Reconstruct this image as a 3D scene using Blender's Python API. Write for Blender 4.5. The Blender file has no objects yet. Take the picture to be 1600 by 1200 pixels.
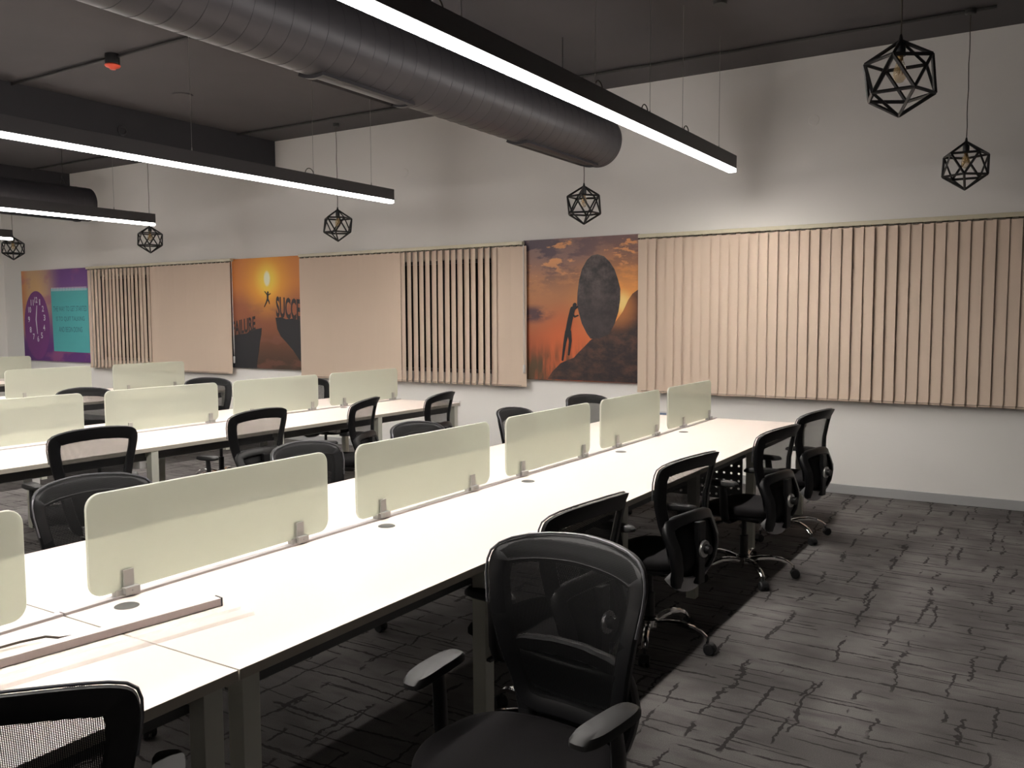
import bpy, bmesh, math, random
from mathutils import Vector, Matrix
random.seed(7)
C = bpy.context.scene.collection
S = bpy.context.scene
PI = math.pi

# ---------------------------------------------------------------- camera, world, exposure
cam_d = bpy.data.cameras.new('camera'); cam = bpy.data.objects.new('camera', cam_d); C.objects.link(cam)
cam_d.sensor_fit = 'HORIZONTAL'; cam_d.sensor_width = 36.0; cam_d.lens = 36.0 * 1354 / 1600
cam_d.clip_start = 0.05; cam_d.clip_end = 100
_y, _p, _r = math.radians(31.95), math.radians(4.33), math.radians(-0.23)
_fw = Vector((-math.sin(_y) * math.cos(_p), math.cos(_y) * math.cos(_p), -math.sin(_p)))
_rt = Vector((math.cos(_y), math.sin(_y), 0)); _up = _rt.cross(_fw)
_rt, _up = _rt * math.cos(_r) + _up * math.sin(_r), _up * math.cos(_r) - _rt * math.sin(_r)
_m = Matrix((_rt, _up, -_fw)).transposed().to_4x4(); _m.translation = Vector((0, 0, 1.62))
cam.matrix_world = _m
S.camera = cam
S.view_settings.view_transform = 'Standard'; S.view_settings.look = 'None'
S.view_settings.gamma = 1.0; S.view_settings.use_curve_mapping = False
S.view_settings.exposure = 0.25
LAMP = 105.0
w = bpy.data.worlds.new('world'); S.world = w; w.use_nodes = True
w.node_tree.nodes['Background'].inputs[0].default_value = (0.01, 0.012, 0.02, 1)
w.node_tree.nodes['Background'].inputs[1].default_value = 0.3

# ---------------------------------------------------------------- materials
M = {}
def mat(name, col, rough=0.5, metal=0.0, bump=0.0, bscale=200.0, var=0.0, vscale=8.0, spec=0.5, trans=0.0, coat=0.0):
    m = bpy.data.materials.new(name); m.use_nodes = True
    nt = m.node_tree; b = nt.nodes['Principled BSDF']
    b.inputs['Base Color'].default_value = (*col, 1); b.inputs['Roughness'].default_value = rough
    b.inputs['Metallic'].default_value = metal; b.inputs['Specular IOR Level'].default_value = spec
    b.inputs['Transmission Weight'].default_value = trans; b.inputs['Coat Weight'].default_value = coat
    tc = nt.nodes.new('ShaderNodeTexCoord')
    if bump:
        n = nt.nodes.new('ShaderNodeTexNoise'); n.inputs['Scale'].default_value = bscale
        nt.links.new(tc.outputs['Object'], n.inputs['Vector'])
        bp = nt.nodes.new('ShaderNodeBump'); bp.inputs['Strength'].default_value = bump; bp.inputs['Distance'].default_value = 0.002
        nt.links.new(n.outputs[0], bp.inputs['Height']); nt.links.new(bp.outputs[0], b.inputs['Normal'])
    if var:
        n = nt.nodes.new('ShaderNodeTexNoise'); n.inputs['Scale'].default_value = vscale; n.inputs['Detail'].default_value = 5
        nt.links.new(tc.outputs['Object'], n.inputs['Vector'])
        r = nt.nodes.new('ShaderNodeMapRange'); r.inputs[3].default_value = 1 - var; r.inputs[4].default_value = 1 + var
        nt.links.new(n.outputs[0], r.inputs[0])
        mx = nt.nodes.new('ShaderNodeVectorMath'); mx.operation = 'SCALE'; mx.inputs[0].default_value = col
        nt.links.new(r.outputs[0], mx.inputs['Scale']); nt.links.new(mx.outputs[0], b.inputs['Base Color'])
    M[name] = m
    return m
mat('wall_paint', (0.86, 0.835, 0.80), 0.75, bump=0.15, bscale=120, var=0.03, vscale=1.5)
mat('grey_wall_paint', (0.20, 0.20, 0.20), 0.8)
mat('ceiling_paint', (0.052, 0.048, 0.051), 0.8, bump=0.2, bscale=60, var=0.12, vscale=2)
mat('beam_paint', (0.032, 0.032, 0.037), 0.8, var=0.08, vscale=2)
mat('laminate', (0.73, 0.645, 0.59), 0.38, var=0.01, vscale=4)
mat('edge_band', (0.50, 0.46, 0.39), 0.5)
mat('leg_paint', (0.62, 0.62, 0.54), 0.45)
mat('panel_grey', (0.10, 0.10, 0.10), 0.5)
mat('aluminium', (0.62, 0.58, 0.58), 0.35, metal=0.7)
mat('profile_alu', (0.80, 0.70, 0.68), 0.4, metal=0.2)
mat('clip_metal', (0.50, 0.49, 0.48), 0.4, metal=0.6)
mat('black_plastic', (0.006, 0.006, 0.007), 0.42, bump=0.05, bscale=400)
mat('arm_plastic', (0.009, 0.0088, 0.009), 0.55)
mat('shell_black', (0.004, 0.004, 0.0045), 0.6, spec=0.25)
mat('frame_black', (0.005, 0.005, 0.006), 0.5, spec=0.3)
mat('piping_grey', (0.13, 0.13, 0.145), 0.35, metal=0.4)
mat('silver_plastic', (0.50, 0.50, 0.51), 0.45, metal=0.1)
mat('black_fabric', (0.007, 0.0063, 0.007), 0.95, bump=0.4, bscale=500, spec=0.15)
mat('black_metal', (0.012, 0.012, 0.013), 0.4)
mat('chrome', (0.80, 0.79, 0.78), 0.10, metal=1.0)
mat('caster_rubber', (0.012, 0.012, 0.013), 0.55)
mat('housing', (0.045, 0.043, 0.046), 0.5)
mat('duct_metal', (0.046, 0.044, 0.049), 0.46, metal=0.35, var=0.08, vscale=3)
mat('duct_dark', (0.02, 0.02, 0.022), 0.5)
mat('wire', (0.25, 0.24, 0.23), 0.5)
mat('cord', (0.04, 0.03, 0.02), 0.6)
mat('conduit', (0.018, 0.018, 0.018), 0.6)
mat('red_plastic', (0.85, 0.09, 0.04), 0.4)
mat('headrail', (0.62, 0.57, 0.42), 0.4)
mat('slat_carrier', (0.10, 0.08, 0.06), 0.6)
mat('blind_fabric', (0.68, 0.54, 0.43), 0.85, bump=0.3, bscale=350, var=0.02, vscale=3)
mat('window_frame', (0.05, 0.05, 0.055), 0.4)
mat('night_glass', (0.008, 0.009, 0.012), 0.08)
mat('baseboard', (0.42, 0.42, 0.42), 0.5)
mat('white_plastic', (0.72, 0.70, 0.68), 0.4)
mat('blue_plastic', (0.20, 0.26, 0.38), 0.5)
mat('print_dark', (0.015, 0.015, 0.019), 0.55)
mat('print_letters', (0.030, 0.020, 0.020), 0.55)
mat('print_white', (0.80, 0.78, 0.85), 0.55)
mat('print_teal', (0.09, 0.42, 0.44), 0.55, var=0.06, vscale=4)
mat('print_teal_text', (0.03, 0.12, 0.17), 0.55)
mat('print_purple', (0.20, 0.05, 0.22), 0.55, var=0.15, vscale=3)
mat('brass', (0.65, 0.42, 0.16), 0.25, metal=1.0)
mat('grommet_grey', (0.08, 0.08, 0.075), 0.5)
mat('green_glass_wall', (0.20, 0.30, 0.30), 0.15)
mat('paper', (0.6, 0.6, 0.6), 0.6)

def emis(name, col, s):
    m = bpy.data.materials.new(name); m.use_nodes = True; nt = m.node_tree
    nt.nodes.remove(nt.nodes['Principled BSDF'])
    e = nt.nodes.new('ShaderNodeEmission'); e.inputs[0].default_value = (*col, 1); e.inputs[1].default_value = s
    nt.links.new(e.outputs[0], nt.nodes['Material Output'].inputs[0]); M[name] = m
emis('lamp_light', (1.0, 0.945, 0.885), LAMP)
# the prismatic diffuser throws its light mainly downwards: radiance falls off with the angle from its normal
_nt = M['lamp_light'].node_tree; _g = _nt.nodes.new('ShaderNodeNewGeometry'); _d = _nt.nodes.new('ShaderNodeVectorMath'); _d.operation = 'DOT_PRODUCT'
_nt.links.new(_g.outputs['Incoming'], _d.inputs[0]); _nt.links.new(_g.outputs['True Normal'], _d.inputs[1])
_a = _nt.nodes.new('ShaderNodeMath'); _a.operation = 'ABSOLUTE'; _nt.links.new(_d.outputs['Value'], _a.inputs[0])
_k = _nt.nodes.new('ShaderNodeMath'); _k.operation = 'MULTIPLY_ADD'; _nt.links.new(_a.outputs[0], _k.inputs[0]); _k.inputs[1].default_value = LAMP * 1.25; _k.inputs[2].default_value = LAMP * 0.10
_nt.links.new(_k.outputs[0], _nt.nodes['Emission'].inputs[1])
emis('lamp_side', (1.0, 0.945, 0.90), LAMP * 0.32)

def clear_mat(name, col, fac, rough=0.1):        # mostly clear plastic or glass
    m = bpy.data.materials.new(name); m.use_nodes = True; nt = m.node_tree; b = nt.nodes['Principled BSDF']
    b.inputs['Base Color'].default_value = (*col, 1); b.inputs['Roughness'].default_value = rough
    t = nt.nodes.new('ShaderNodeBsdfTransparent'); mx = nt.nodes.new('ShaderNodeMixShader'); mx.inputs[0].default_value = fac
    nt.links.new(b.outputs[0], mx.inputs[1]); nt.links.new(t.outputs[0], mx.inputs[2])
    nt.links.new(mx.outputs[0], nt.nodes['Material Output'].inputs[0]); M[name] = m
clear_mat('clear_diffuser', (0.9, 0.88, 0.84), 0.72)
clear_mat('bulb_glass', (0.75, 0.55, 0.28), 0.6, 0.03)

def frosted():
    m = bpy.data.materials.new('frosted_glass'); m.use_nodes = True; nt = m.node_tree; b = nt.nodes['Principled BSDF']
    b.inputs['Base Color'].default_value = (0.92, 0.935, 0.865, 1); b.inputs['Roughness'].default_value = 0.35
    tl = nt.nodes.new('ShaderNodeBsdfTranslucent'); tl.inputs[0].default_value = (0.96, 0.97, 0.90, 1)
    m1 = nt.nodes.new('ShaderNodeMixShader'); m1.inputs[0].default_value = 0.5
    nt.links.new(b.outputs[0], m1.inputs[1]); nt.links.new(tl.outputs[0], m1.inputs[2])
    t = nt.nodes.new('ShaderNodeBsdfTransparent'); t.inputs[0].default_value = (0.9, 0.95, 0.85, 1)
    m2 = nt.nodes.new('ShaderNodeMixShader'); m2.inputs[0].default_value = 0.36
    nt.links.new(m1.outputs[0], m2.inputs[1]); nt.links.new(t.outputs[0], m2.inputs[2])
    nt.links.new(m2.outputs[0], nt.nodes['Material Output'].inputs[0]); M['frosted_glass'] = m
frosted()

def mathn(nt, op, a, b=None, c=None):
    n = nt.nodes.new('ShaderNodeMath'); n.operation = op
    for i, v in enumerate((a, b, c)):
        if v is None: continue
        if isinstance(v, (int, float)): n.inputs[i].default_value = v
        else: nt.links.new(v, n.inputs[i])
    return n.outputs[0]
def sepxyz(nt, out='Object'):
    tc = nt.nodes.new('ShaderNodeTexCoord'); s = nt.nodes.new('ShaderNodeSeparateXYZ')
    nt.links.new(tc.outputs[out], s.inputs[0]); return tc.outputs[out], s.outputs
def mixc(nt, fac, a, b):
    n = nt.nodes.new('ShaderNodeMix'); n.data_type = 'RGBA'
    if isinstance(fac, (int, float)): n.inputs[0].default_value = fac
    else: nt.links.new(fac, n.inputs[0])
    for i, v in ((6, a), (7, b)):
        if isinstance(v, tuple): n.inputs[i].default_value = (*v, 1)
        else: nt.links.new(v, n.inputs[i])
    return n.outputs[2]
def noise(nt, vec, scale, detail=2.0, sx=1, sy=1, sz=1, rough=0.5):
    mp = nt.nodes.new('ShaderNodeMapping'); mp.inputs['Scale'].default_value = (sx, sy, sz)
    nt.links.new(vec, mp.inputs[0]); n = nt.nodes.new('ShaderNodeTexNoise')
    n.inputs['Scale'].default_value = scale; n.inputs['Detail'].default_value = detail; n.inputs['Roughness'].default_value = rough
    nt.links.new(mp.outputs[0], n.inputs['Vector']); return n.outputs[0]
def smooth(nt, v, lo, hi, a=0.0, b=1.0):
    n = nt.nodes.new('ShaderNodeMapRange'); n.interpolation_type = 'SMOOTHSTEP'
    nt.links.new(v, n.inputs[0]); n.inputs[1].default_value = lo; n.inputs[2].default_value = hi
    n.inputs[3].default_value = a; n.inputs[4].default_value = b; return n.outputs[0]

def mesh_fabric():
    m = bpy.data.materials.new('chair_mesh'); m.use_nodes = True; nt = m.node_tree; b = nt.nodes['Principled BSDF']
    b.inputs['Base Color'].default_value = (0.006, 0.006, 0.0065, 1); b.inputs['Roughness'].default_value = 0.7; b.inputs['Specular IOR Level'].default_value = 0.2
    v, s = sepxyz(nt)
    k = 2 * PI / 0.0072
    p = mathn(nt, 'SINE', mathn(nt, 'MULTIPLY', mathn(nt, 'ADD', s[0], s[2]), k))
    q = mathn(nt, 'SINE', mathn(nt, 'MULTIPLY', mathn(nt, 'SUBTRACT', s[0], s[2]), k))
    hole = mathn(nt, 'GREATER_THAN', mathn(nt, 'MULTIPLY', p, q), 0.27)
    t = nt.nodes.new('ShaderNodeBsdfTransparent'); mx = nt.nodes.new('ShaderNodeMixShader')
    nt.links.new(hole, mx.inputs[0]); nt.links.new(b.outputs[0], mx.inputs[1]); nt.links.new(t.outputs[0], mx.inputs[2])
    nt.links.new(mx.outputs[0], nt.nodes['Material Output'].inputs[0]); M['chair_mesh'] = m
mesh_fabric()

def carpet():
    m = bpy.data.materials.new('carpet'); m.use_nodes = True; nt = m.node_tree; b = nt.nodes['Principled BSDF']
    b.inputs['Roughness'].default_value = 0.95; b.inputs['Specular IOR Level'].default_value = 0.1
    v, s = sepxyz(nt)
    # base mottling
    n1 = noise(nt, v, 2.2, 5); n2 = noise(nt, v, 9, 4, 0.5, 1.6, 1)
    base = mixc(nt, smooth(nt, n1, 0.35, 0.65), (0.115, 0.107, 0.104), (0.185, 0.173, 0.168))
    base = mixc(nt, smooth(nt, n2, 0.45, 0.75, 0, 0.6), base, (0.088, 0.080, 0.080))
    # long thin strokes along x: contour lines of y + small wobble, broken up by a mask
    def strokes(axis, freq, wob, width, mask_lo, mask_hi, seed, wsc):
        a = s[1] if axis == 0 else s[0]
        mp = nt.nodes.new('ShaderNodeVectorMath'); mp.operation = 'ADD'; nt.links.new(v, mp.inputs[0]); mp.inputs[1].default_value = (seed, seed * 1.7, 0)
        sx, sy = (1, 3) if axis == 0 else (3, 1)
        wn = noise(nt, mp.outputs[0], wsc, 2, 1 if axis == 0 else 1.5, 1, 1)
        t = mathn(nt, 'ADD', mathn(nt, 'MULTIPLY', a, freq), mathn(nt, 'MULTIPLY', wn, wob))
        t = mathn(nt, 'ADD', t, mathn(nt, 'MULTIPLY', noise(nt, mp.outputs[0], 28, 3), 0.10 if axis == 0 else 0.22))
        fr = mathn(nt, 'ABSOLUTE', mathn(nt, 'SUBTRACT', mathn(nt, 'FRACT', t), 0.5))
        wv = mathn(nt, 'MULTIPLY', noise(nt, mp.outputs[0], 7, 2), width * 2)
        line = mathn(nt, 'LESS_THAN', fr, wv)
        mk = noise(nt, mp.outputs[0], 1.0, 1, 2.4 if axis == 0 else 8, 8 if axis == 0 else 3.0, 1)
        mk = smooth(nt, mk, mask_lo, mask_hi)
        return mathn(nt, 'MULTIPLY', line, mk)
    l1 = strokes(0, 7.0, 0.45, 0.030, 0.47, 0.51, 3.1, 2.2)
    l2 = strokes(0, 3.3, 0.35, 0.020, 0.42, 0.48, 11.7, 1.8)
    l3 = strokes(1, 3.3, 0.42, 0.026, 0.48, 0.51, 5.3, 3.6)
    l4 = strokes(1, 5.9, 0.55, 0.040, 0.53, 0.56, 23.9, 4.5)
    l5 = strokes(0, 11.0, 0.5, 0.040, 0.54, 0.58, 41.3, 2.5)
    l4 = mathn(nt, 'MAXIMUM', l4, l5)
    ln = mathn(nt, 'MAXIMUM', mathn(nt, 'MAXIMUM', l1, l2), mathn(nt, 'MAXIMUM', l3, l4))
    col = mixc(nt, mathn(nt, 'MULTIPLY', ln, 0.85), base, (0.026, 0.022, 0.022))
    pile = noise(nt, v, 260, 2)
    col2 = mixc(nt, smooth(nt, pile, 0.3, 0.7, 0, 0.35), col, (0.03, 0.028, 0.028))
    nt.links.new(col2, b.inputs['Base Color'])
    bp = nt.nodes.new('ShaderNodeBump'); bp.inputs['Strength'].default_value = 0.5; bp.inputs['Distance'].default_value = 0.004
    nt.links.new(pile, bp.inputs['Height']); nt.links.new(bp.outputs[0], b.inputs['Normal'])
    M['carpet'] = m
carpet()

def poster_mat(name, fn):
    m = bpy.data.materials.new(name); m.use_nodes = True; nt = m.node_tree; b = nt.nodes['Principled BSDF']
    b.inputs['Roughness'].default_value = 0.5
    v, s = sepxyz(nt); nt.links.new(fn(nt, v, s), b.inputs['Base Color']); M[name] = m
def dist(nt, s, cx, cz, ax=1.0, az=1.0):
    dx = mathn(nt, 'MULTIPLY', mathn(nt, 'SUBTRACT', s[0], cx), ax); dz = mathn(nt, 'MULTIPLY', mathn(nt, 'SUBTRACT', s[2], cz), az)
    return mathn(nt, 'SQRT', mathn(nt, 'ADD', mathn(nt, 'MULTIPLY', dx, dx), mathn(nt, 'MULTIPLY', dz, dz)))
def sunset_jump(nt, v, s):      # local coordinates: x 0..1.35, z 0..1.51
    g = smooth(nt, s[2], 0.0, 0.95); c = mixc(nt, g, (0.060, 0.032, 0.020), (0.36, 0.11, 0.045))
    g2 = smooth(nt, s[2], 0.85, 1.2); c = mixc(nt, g2, c, (0.66, 0.22, 0.04))
    d = dist(nt, s, 0.73, 1.22); c = mixc(nt, smooth(nt, d, 0.10, 0.62, 1, 0), c, (0.95, 0.42, 0.04))
    n = noise(nt, v, 3.0, 4, 0.8, 1, 2.2)
    c = mixc(nt, mathn(nt, 'MULTIPLY', smooth(nt, n, 0.5, 0.62), smooth(nt, s[2], 0.7, 1.0, 0.45, 0.0)), c, (0.22, 0.08, 0.05))
    c = mixc(nt, smooth(nt, dist(nt, s, 0.73, 1.22), 0.06, 0.30, 1, 0), c, (1.0, 0.72, 0.08))
    c = mixc(nt, smooth(nt, dist(nt, s, 0.73, 1.225, 1.5, 0.9), 0.06, 0.11, 1, 0), c, (1.0, 0.97, 0.70))
    c = mixc(nt, smooth(nt, s[0], 0.0, 0.06, 0.7, 0), c, (0.12, 0.03, 0.02))
    return c
poster_mat('poster_jump', sunset_jump)
def sunset_rock(nt, v, s):      # x 0..1.37, z 0..1.53
    c = mixc(nt, smooth(nt, s[2], 0.25, 1.05), (0.42, 0.09, 0.035), (0.50, 0.22, 0.10))
    c = mixc(nt, smooth(nt, s[2], 1.0, 1.4), c, (0.26, 0.15, 0.13))
    d = dist(nt, s, 1.18, 0.82); c = mixc(nt, smooth(nt, d, 0.05, 0.75, 1, 0), c, (0.90, 0.36, 0.09))
    d2 = dist(nt, s, 0.60, 0.35); c = mixc(nt, smooth(nt, d2, 0.1, 0.6, 0.8, 0), c, (0.75, 0.16, 0.05))
    n = noise(nt, v, 3.2, 6, 0.7, 1, 1.8, 0.62)
    up = smooth(nt, s[2], 0.85, 1.35, 0.0, 1.0)
    lf = smooth(nt, s[0], 0.1, 1.0, 1.0, 0.45)
    c = mixc(nt, mathn(nt, 'MULTIPLY', mathn(nt, 'MULTIPLY', smooth(nt, n, 0.44, 0.55), up), lf), c, (0.085, 0.055, 0.075))
    n3 = noise(nt, v, 4.1, 6, 0.9, 1, 2.4, 0.6)
    c = mixc(nt, mathn(nt, 'MULTIPLY', smooth(nt, n3, 0.56, 0.62), up), c, (0.75, 0.34, 0.14))
    dc = dist(nt, s, 0.10, 0.72, 1.0, 2.8)
    c = mixc(nt, mathn(nt, 'MULTIPLY', smooth(nt, dc, 0.10, 0.36, 1, 0), smooth(nt, n, 0.35, 0.5)), c, (0.10, 0.05, 0.06))
    n4 = noise(nt, v, 6, 4, 2.5, 1, 0.5)
    c = mixc(nt, mathn(nt, 'MULTIPLY', smooth(nt, s[2], 0.5, 0.15), smooth(nt, mathn(nt, 'ADD', n4, mathn(nt, 'MULTIPLY', s[0], -0.25)), 0.2, 0.55)), c, (0.10, 0.06, 0.03))
    c = mixc(nt, smooth(nt, dist(nt, s, 1.19, 0.83), 0.03, 0.17, 1, 0), c, (1.0, 0.72, 0.25))
    c = mixc(nt, smooth(nt, s[0], 0.015, 0.06, 0.8, 0), c, (0.06, 0.04, 0.07))
    return c
poster_mat('poster_rock', sunset_rock)
def sky_clock(nt, v, s):        # x 0..1.89, z 0..1.53
    n = noise(nt, v, 1.6, 5, 1, 1, 1.6)
    c = mixc(nt, smooth(nt, s[2], 0.2, 1.2), (0.13, 0.035, 0.20), (0.42, 0.26, 0.28))
    c = mixc(nt, mathn(nt, 'MULTIPLY', smooth(nt, s[0], 0.7, 1.2), smooth(nt, s[2], 0.9, 1.3)), c, (0.17, 0.07, 0.26))
    c = mixc(nt, smooth(nt, dist(nt, s, 0.35, 1.15, 1.0, 0.8), 0.1, 0.7, 0.9, 0), c, (0.75, 0.48, 0.22))
    c = mixc(nt, mathn(nt, 'MULTIPLY', smooth(nt, s[0], 0.25, 0.02), smooth(nt, s[2], 0.3, 0.7)), c, (0.70, 0.30, 0.13))
    c = mixc(nt, smooth(nt, n, 0.52, 0.66, 0, 0.55), c, (0.40, 0.12, 0.24))
    return c
poster_mat('poster_clock', sky_clock)
def rock_tex(nt, v, s):
    n = noise(nt, v, 6, 8, 1, 1, 1, 0.7); c = mixc(nt, smooth(nt, n, 0.35, 0.7), (0.030, 0.024, 0.028), (0.16, 0.13, 0.12))
    return mixc(nt, smooth(nt, s[2], 0.6, 1.3, 0.75, 0.0), c, (0.035, 0.026, 0.030))
poster_mat('print_rock', rock_tex)
def ground_tex(nt, v, s):
    n = noise(nt, v, 5, 8, 1, 1, 1.6, 0.7); c = mixc(nt, smooth(nt, n, 0.40, 0.75), (0.028, 0.020, 0.022), (0.13, 0.06, 0.04))
    return mixc(nt, smooth(nt, dist(nt, s, 1.16, 0.78), 0.05, 0.3, 0.85, 0), c, (0.55, 0.20, 0.06))
poster_mat('print_ground', ground_tex)

# ---------------------------------------------------------------- helpers
def bm_new(): return bmesh.new()
def add_box(bm, x0, x1, y0, y1, z0, z1, bev=0.0):
    vs = [bm.verts.new(p) for p in ((x0,y0,z0),(x1,y0,z0),(x1,y1,z0),(x0,y1,z0),(x0,y0,z1),(x1,y0,z1),(x1,y1,z1),(x0,y1,z1))]
    fs = [bm.faces.new([vs[i] for i in f]) for f in ((0,3,2,1),(4,5,6,7),(0,1,5,4),(1,2,6,5),(2,3,7,6),(3,0,4,7))]
    if bev:
        es = list({e for f in fs for e in f.edges})
        bmesh.ops.bevel(bm, geom=es, offset=bev, segments=2, profile=0.6, affect='EDGES')
    return bm
def frames(pts, closed=False):
    n = len(pts); out = []; up = Vector((0, 0, 1))
    for i in range(n):
        a = pts[(i - 1) % n] if (closed or i > 0) else pts[i]
        b = pts[(i + 1) % n] if (closed or i < n - 1) else pts[i]
        t = (b - a).normalized(); u = up if abs(t.dot(up)) < 0.95 else Vector((1, 0, 0))
        s = t.cross(u).normalized(); out.append((t, s, s.cross(t).normalized()))
    return out
def add_tube(bm, pts, r, n=8, closed=False, radii=None, flat=1.0):
    pts = [Vector(p) for p in pts]; fr = frames(pts, closed); rings = []; prev = None
    for i, (p, (t, s, u)) in enumerate(zip(pts, fr)):
        if prev is not None:
            s = (prev - t * prev.dot(t)); s = s.normalized() if s.length > 1e-6 else fr[i][1]; u = s.cross(t).normalized()
        prev = s
        rr = radii[i] if radii else r
        rings.append([bm.verts.new(p + s * math.cos(2*PI*k/n) * rr + u * math.sin(2*PI*k/n) * rr * flat) for k in range(n)])
    m = len(rings)
    for i in range(m if closed else m - 1):
        A, B = rings[i], rings[(i + 1) % m]
        for k in range(n): bm.faces.new((A[k], A[(k+1) % n], B[(k+1) % n], B[k]))
    if not closed:
        bm.faces.new(rings[0][::-1]); bm.faces.new(rings[-1])
    return bm
def add_lathe(bm, prof, n=20, axis='Z', org=(0, 0, 0)):      # prof: [(r, h)]
    o = Vector(org); rings = []
    def P(r, a, h):
        c, s = math.cos(a) * r, math.sin(a) * r
        return o + (Vector((c, s, h)) if axis == 'Z' else Vector((c, h, s)) if axis == 'Y' else Vector((h, c, s)))
    for r, h in prof:
        rings.append([bm.verts.new(P(0, 0, h))] if r < 1e-6 else [bm.verts.new(P(r, 2*PI*k/n, h)) for k in range(n)])
    for A, B in zip(rings, rings[1:]):
        for k in range(n):
            a0, a1, b0, b1 = A[k % len(A)], A[(k+1) % len(A)], B[k % len(B)], B[(k+1) % len(B)]
            f = [a0, a1, b1, b0]; f = [v for i, v in enumerate(f) if v not in f[:i]]
            if len(f) > 2: bm.faces.new(f)
    if len(rings[0]) > 1: bm.faces.new(rings[0][::-1])
    if len(rings[-1]) > 1: bm.faces.new(rings[-1])
    return bm
def add_poly(bm, pts, y0, y1):      # polygon in x,z extruded along y
    A = [bm.verts.new((x, y0, z)) for x, z in pts]; B = [bm.verts.new((x, y1, z)) for x, z in pts]
    bm.faces.new(A); bm.faces.new(B[::-1]); n = len(pts)
    for i in range(n): bm.faces.new((A[i], B[i], B[(i+1) % n], A[(i+1) % n]))
    return bm
def obj(name, bm, m, parent=None, smooth_=False, loc=None):
    me = bpy.data.meshes.new(name)
    bmesh.ops.recalc_face_normals(bm, faces=bm.faces[:])
    if smooth_:
        for f in bm.faces: f.smooth = True
        for e in bm.edges:
            if len(e.link_faces) == 2 and e.calc_face_angle(0) > 0.7: e.smooth = False
    bm.to_mesh(me); bm.free()
    me.materials.append(M[m] if isinstance(m, str) else m)
    o = bpy.data.objects.new(name, me); C.objects.link(o)
    if parent: o.parent = parent
    if loc: o.location = loc
    return o
def thing(name, label, cat, loc=(0, 0, 0), rotz=0.0, group=None):
    o = bpy.data.objects.new(name, None); C.objects.link(o); o.location = loc; o.rotation_euler = (0, 0, rotz)
    o.empty_display_size = 0.1
    return tag(o, label, cat, group)
def tag(o, label, cat, group=None):
    o['label'] = label; o['category'] = cat
    if group: o['group'] = group
    return o
def struct(name, bm, m, parent=None, **k):
    o = obj(name, bm, m, parent, **k)
    if not parent: o['kind'] = 'structure'
    return o
def box(name, m, parent, *a, bev=0.0, **k): return obj(name, add_box(bm_new(), *a, bev=bev), m, parent, **k)
def copy_tree(o, parent=None):
    c = o.copy(); C.objects.link(c); c.parent = parent
    for ch in list(o.children): copy_tree(ch, c)
    return c

# ---------------------------------------------------------------- setting
XL, XR, YB, YW, ZC = -15.7, 3.6, -3.4, 8.30, 3.98
fl = struct('floor', add_box(bm_new(), XL, XR, YB, YW, -0.1, 0.0), 'carpet')
struct('ceiling', add_box(bm_new(), XL, XR, YB, YW, ZC, ZC + 0.15), 'ceiling_paint')
struct('wall_right', add_box(bm_new(), XR, XR + 0.15, YB, YW, -0.1, ZC + 0.15), 'grey_wall_paint')
struct('wall_rear', add_box(bm_new(), XL - 0.15, XR + 0.15, YB - 0.15, YB, -0.1, ZC + 0.15), 'grey_wall_paint')
# left wall with a glazed opening
bm = bm_new()
for a in ((YB, 6.2, 0, ZC), (8.0, YW, 0, ZC), (6.2, 8.0, 0, 0.1), (6.2, 8.0, 2.6, ZC)):
    add_box(bm, XL - 0.15, XL, a[0], a[1], a[2], a[3])
struct('wall_left', bm, 'wall_paint')
g = struct('window_5', add_box(bm_new(), XL - 0.09, XL - 0.07, 6.2, 8.0, 0.1, 2.6), 'green_glass_wall')
box('window_frame', 'aluminium', g, XL - 0.12, XL - 0.02, 7.95, 8.0, 0.1, 2.6)
box('window_frame', 'aluminium', g, XL - 0.12, XL - 0.02, 6.2, 6.25, 0.1, 2.6)
# far wall with four window openings
WIN = [(-13.05, -9.95), (-8.25, -5.20), (-3.48, 0.35)]
WZ0, WZ1 = 0.98, 2.31
bm = bm_new()
add_box(bm, XL - 0.15, XR + 0.15, YW, YW + 0.2, -0.1, WZ0); add_box(bm, XL - 0.15, XR + 0.15, YW, YW + 0.2, WZ1, ZC + 0.15)
xs = [XL - 0.15] + [v for p in WIN for v in p] + [XR + 0.15]
for i in range(0, len(xs), 2): add_box(bm, xs[i], xs[i+1], YW, YW + 0.2, WZ0, WZ1)
struct('wall_far', bm, 'wall_paint')
for i, (a, b) in enumerate(WIN):
    o = struct('window_%d' % (i + 1), add_box(bm_new(), a, b, YW + 0.15, YW + 0.17, WZ0, WZ1), 'night_glass')
    n = 3; t = 0.04
    for k in range(n + 1):
        x = a + (b - a - t) * k / n
        box('window_frame', 'window_frame', o, x, x + t, YW + 0.10, YW + 0.15, WZ0 + t, WZ1 - t)
    for z in (WZ0, WZ1 - t): box('window_frame', 'window_frame', o, a, b, YW + 0.10, YW + 0.15, z, z + t)
struct('baseboard_far', add_box(bm_new(), XL, XR, YW - 0.014, YW, 0.0, 0.085, bev=0.003), 'baseboard')
struct('baseboard_right', add_box(bm_new(), XR - 0.014, XR, YB, YW - 0.014, 0.0, 0.085), 'baseboard')
# beams running to the far wall
for x1 in (-8.88, -13.6):
    struct('trim_1' if x1 > -10 else 'trim_2', add_box(bm_new(), x1 - 0.42, x1, YB, YW, 3.587, ZC), 'beam_paint')
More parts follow.
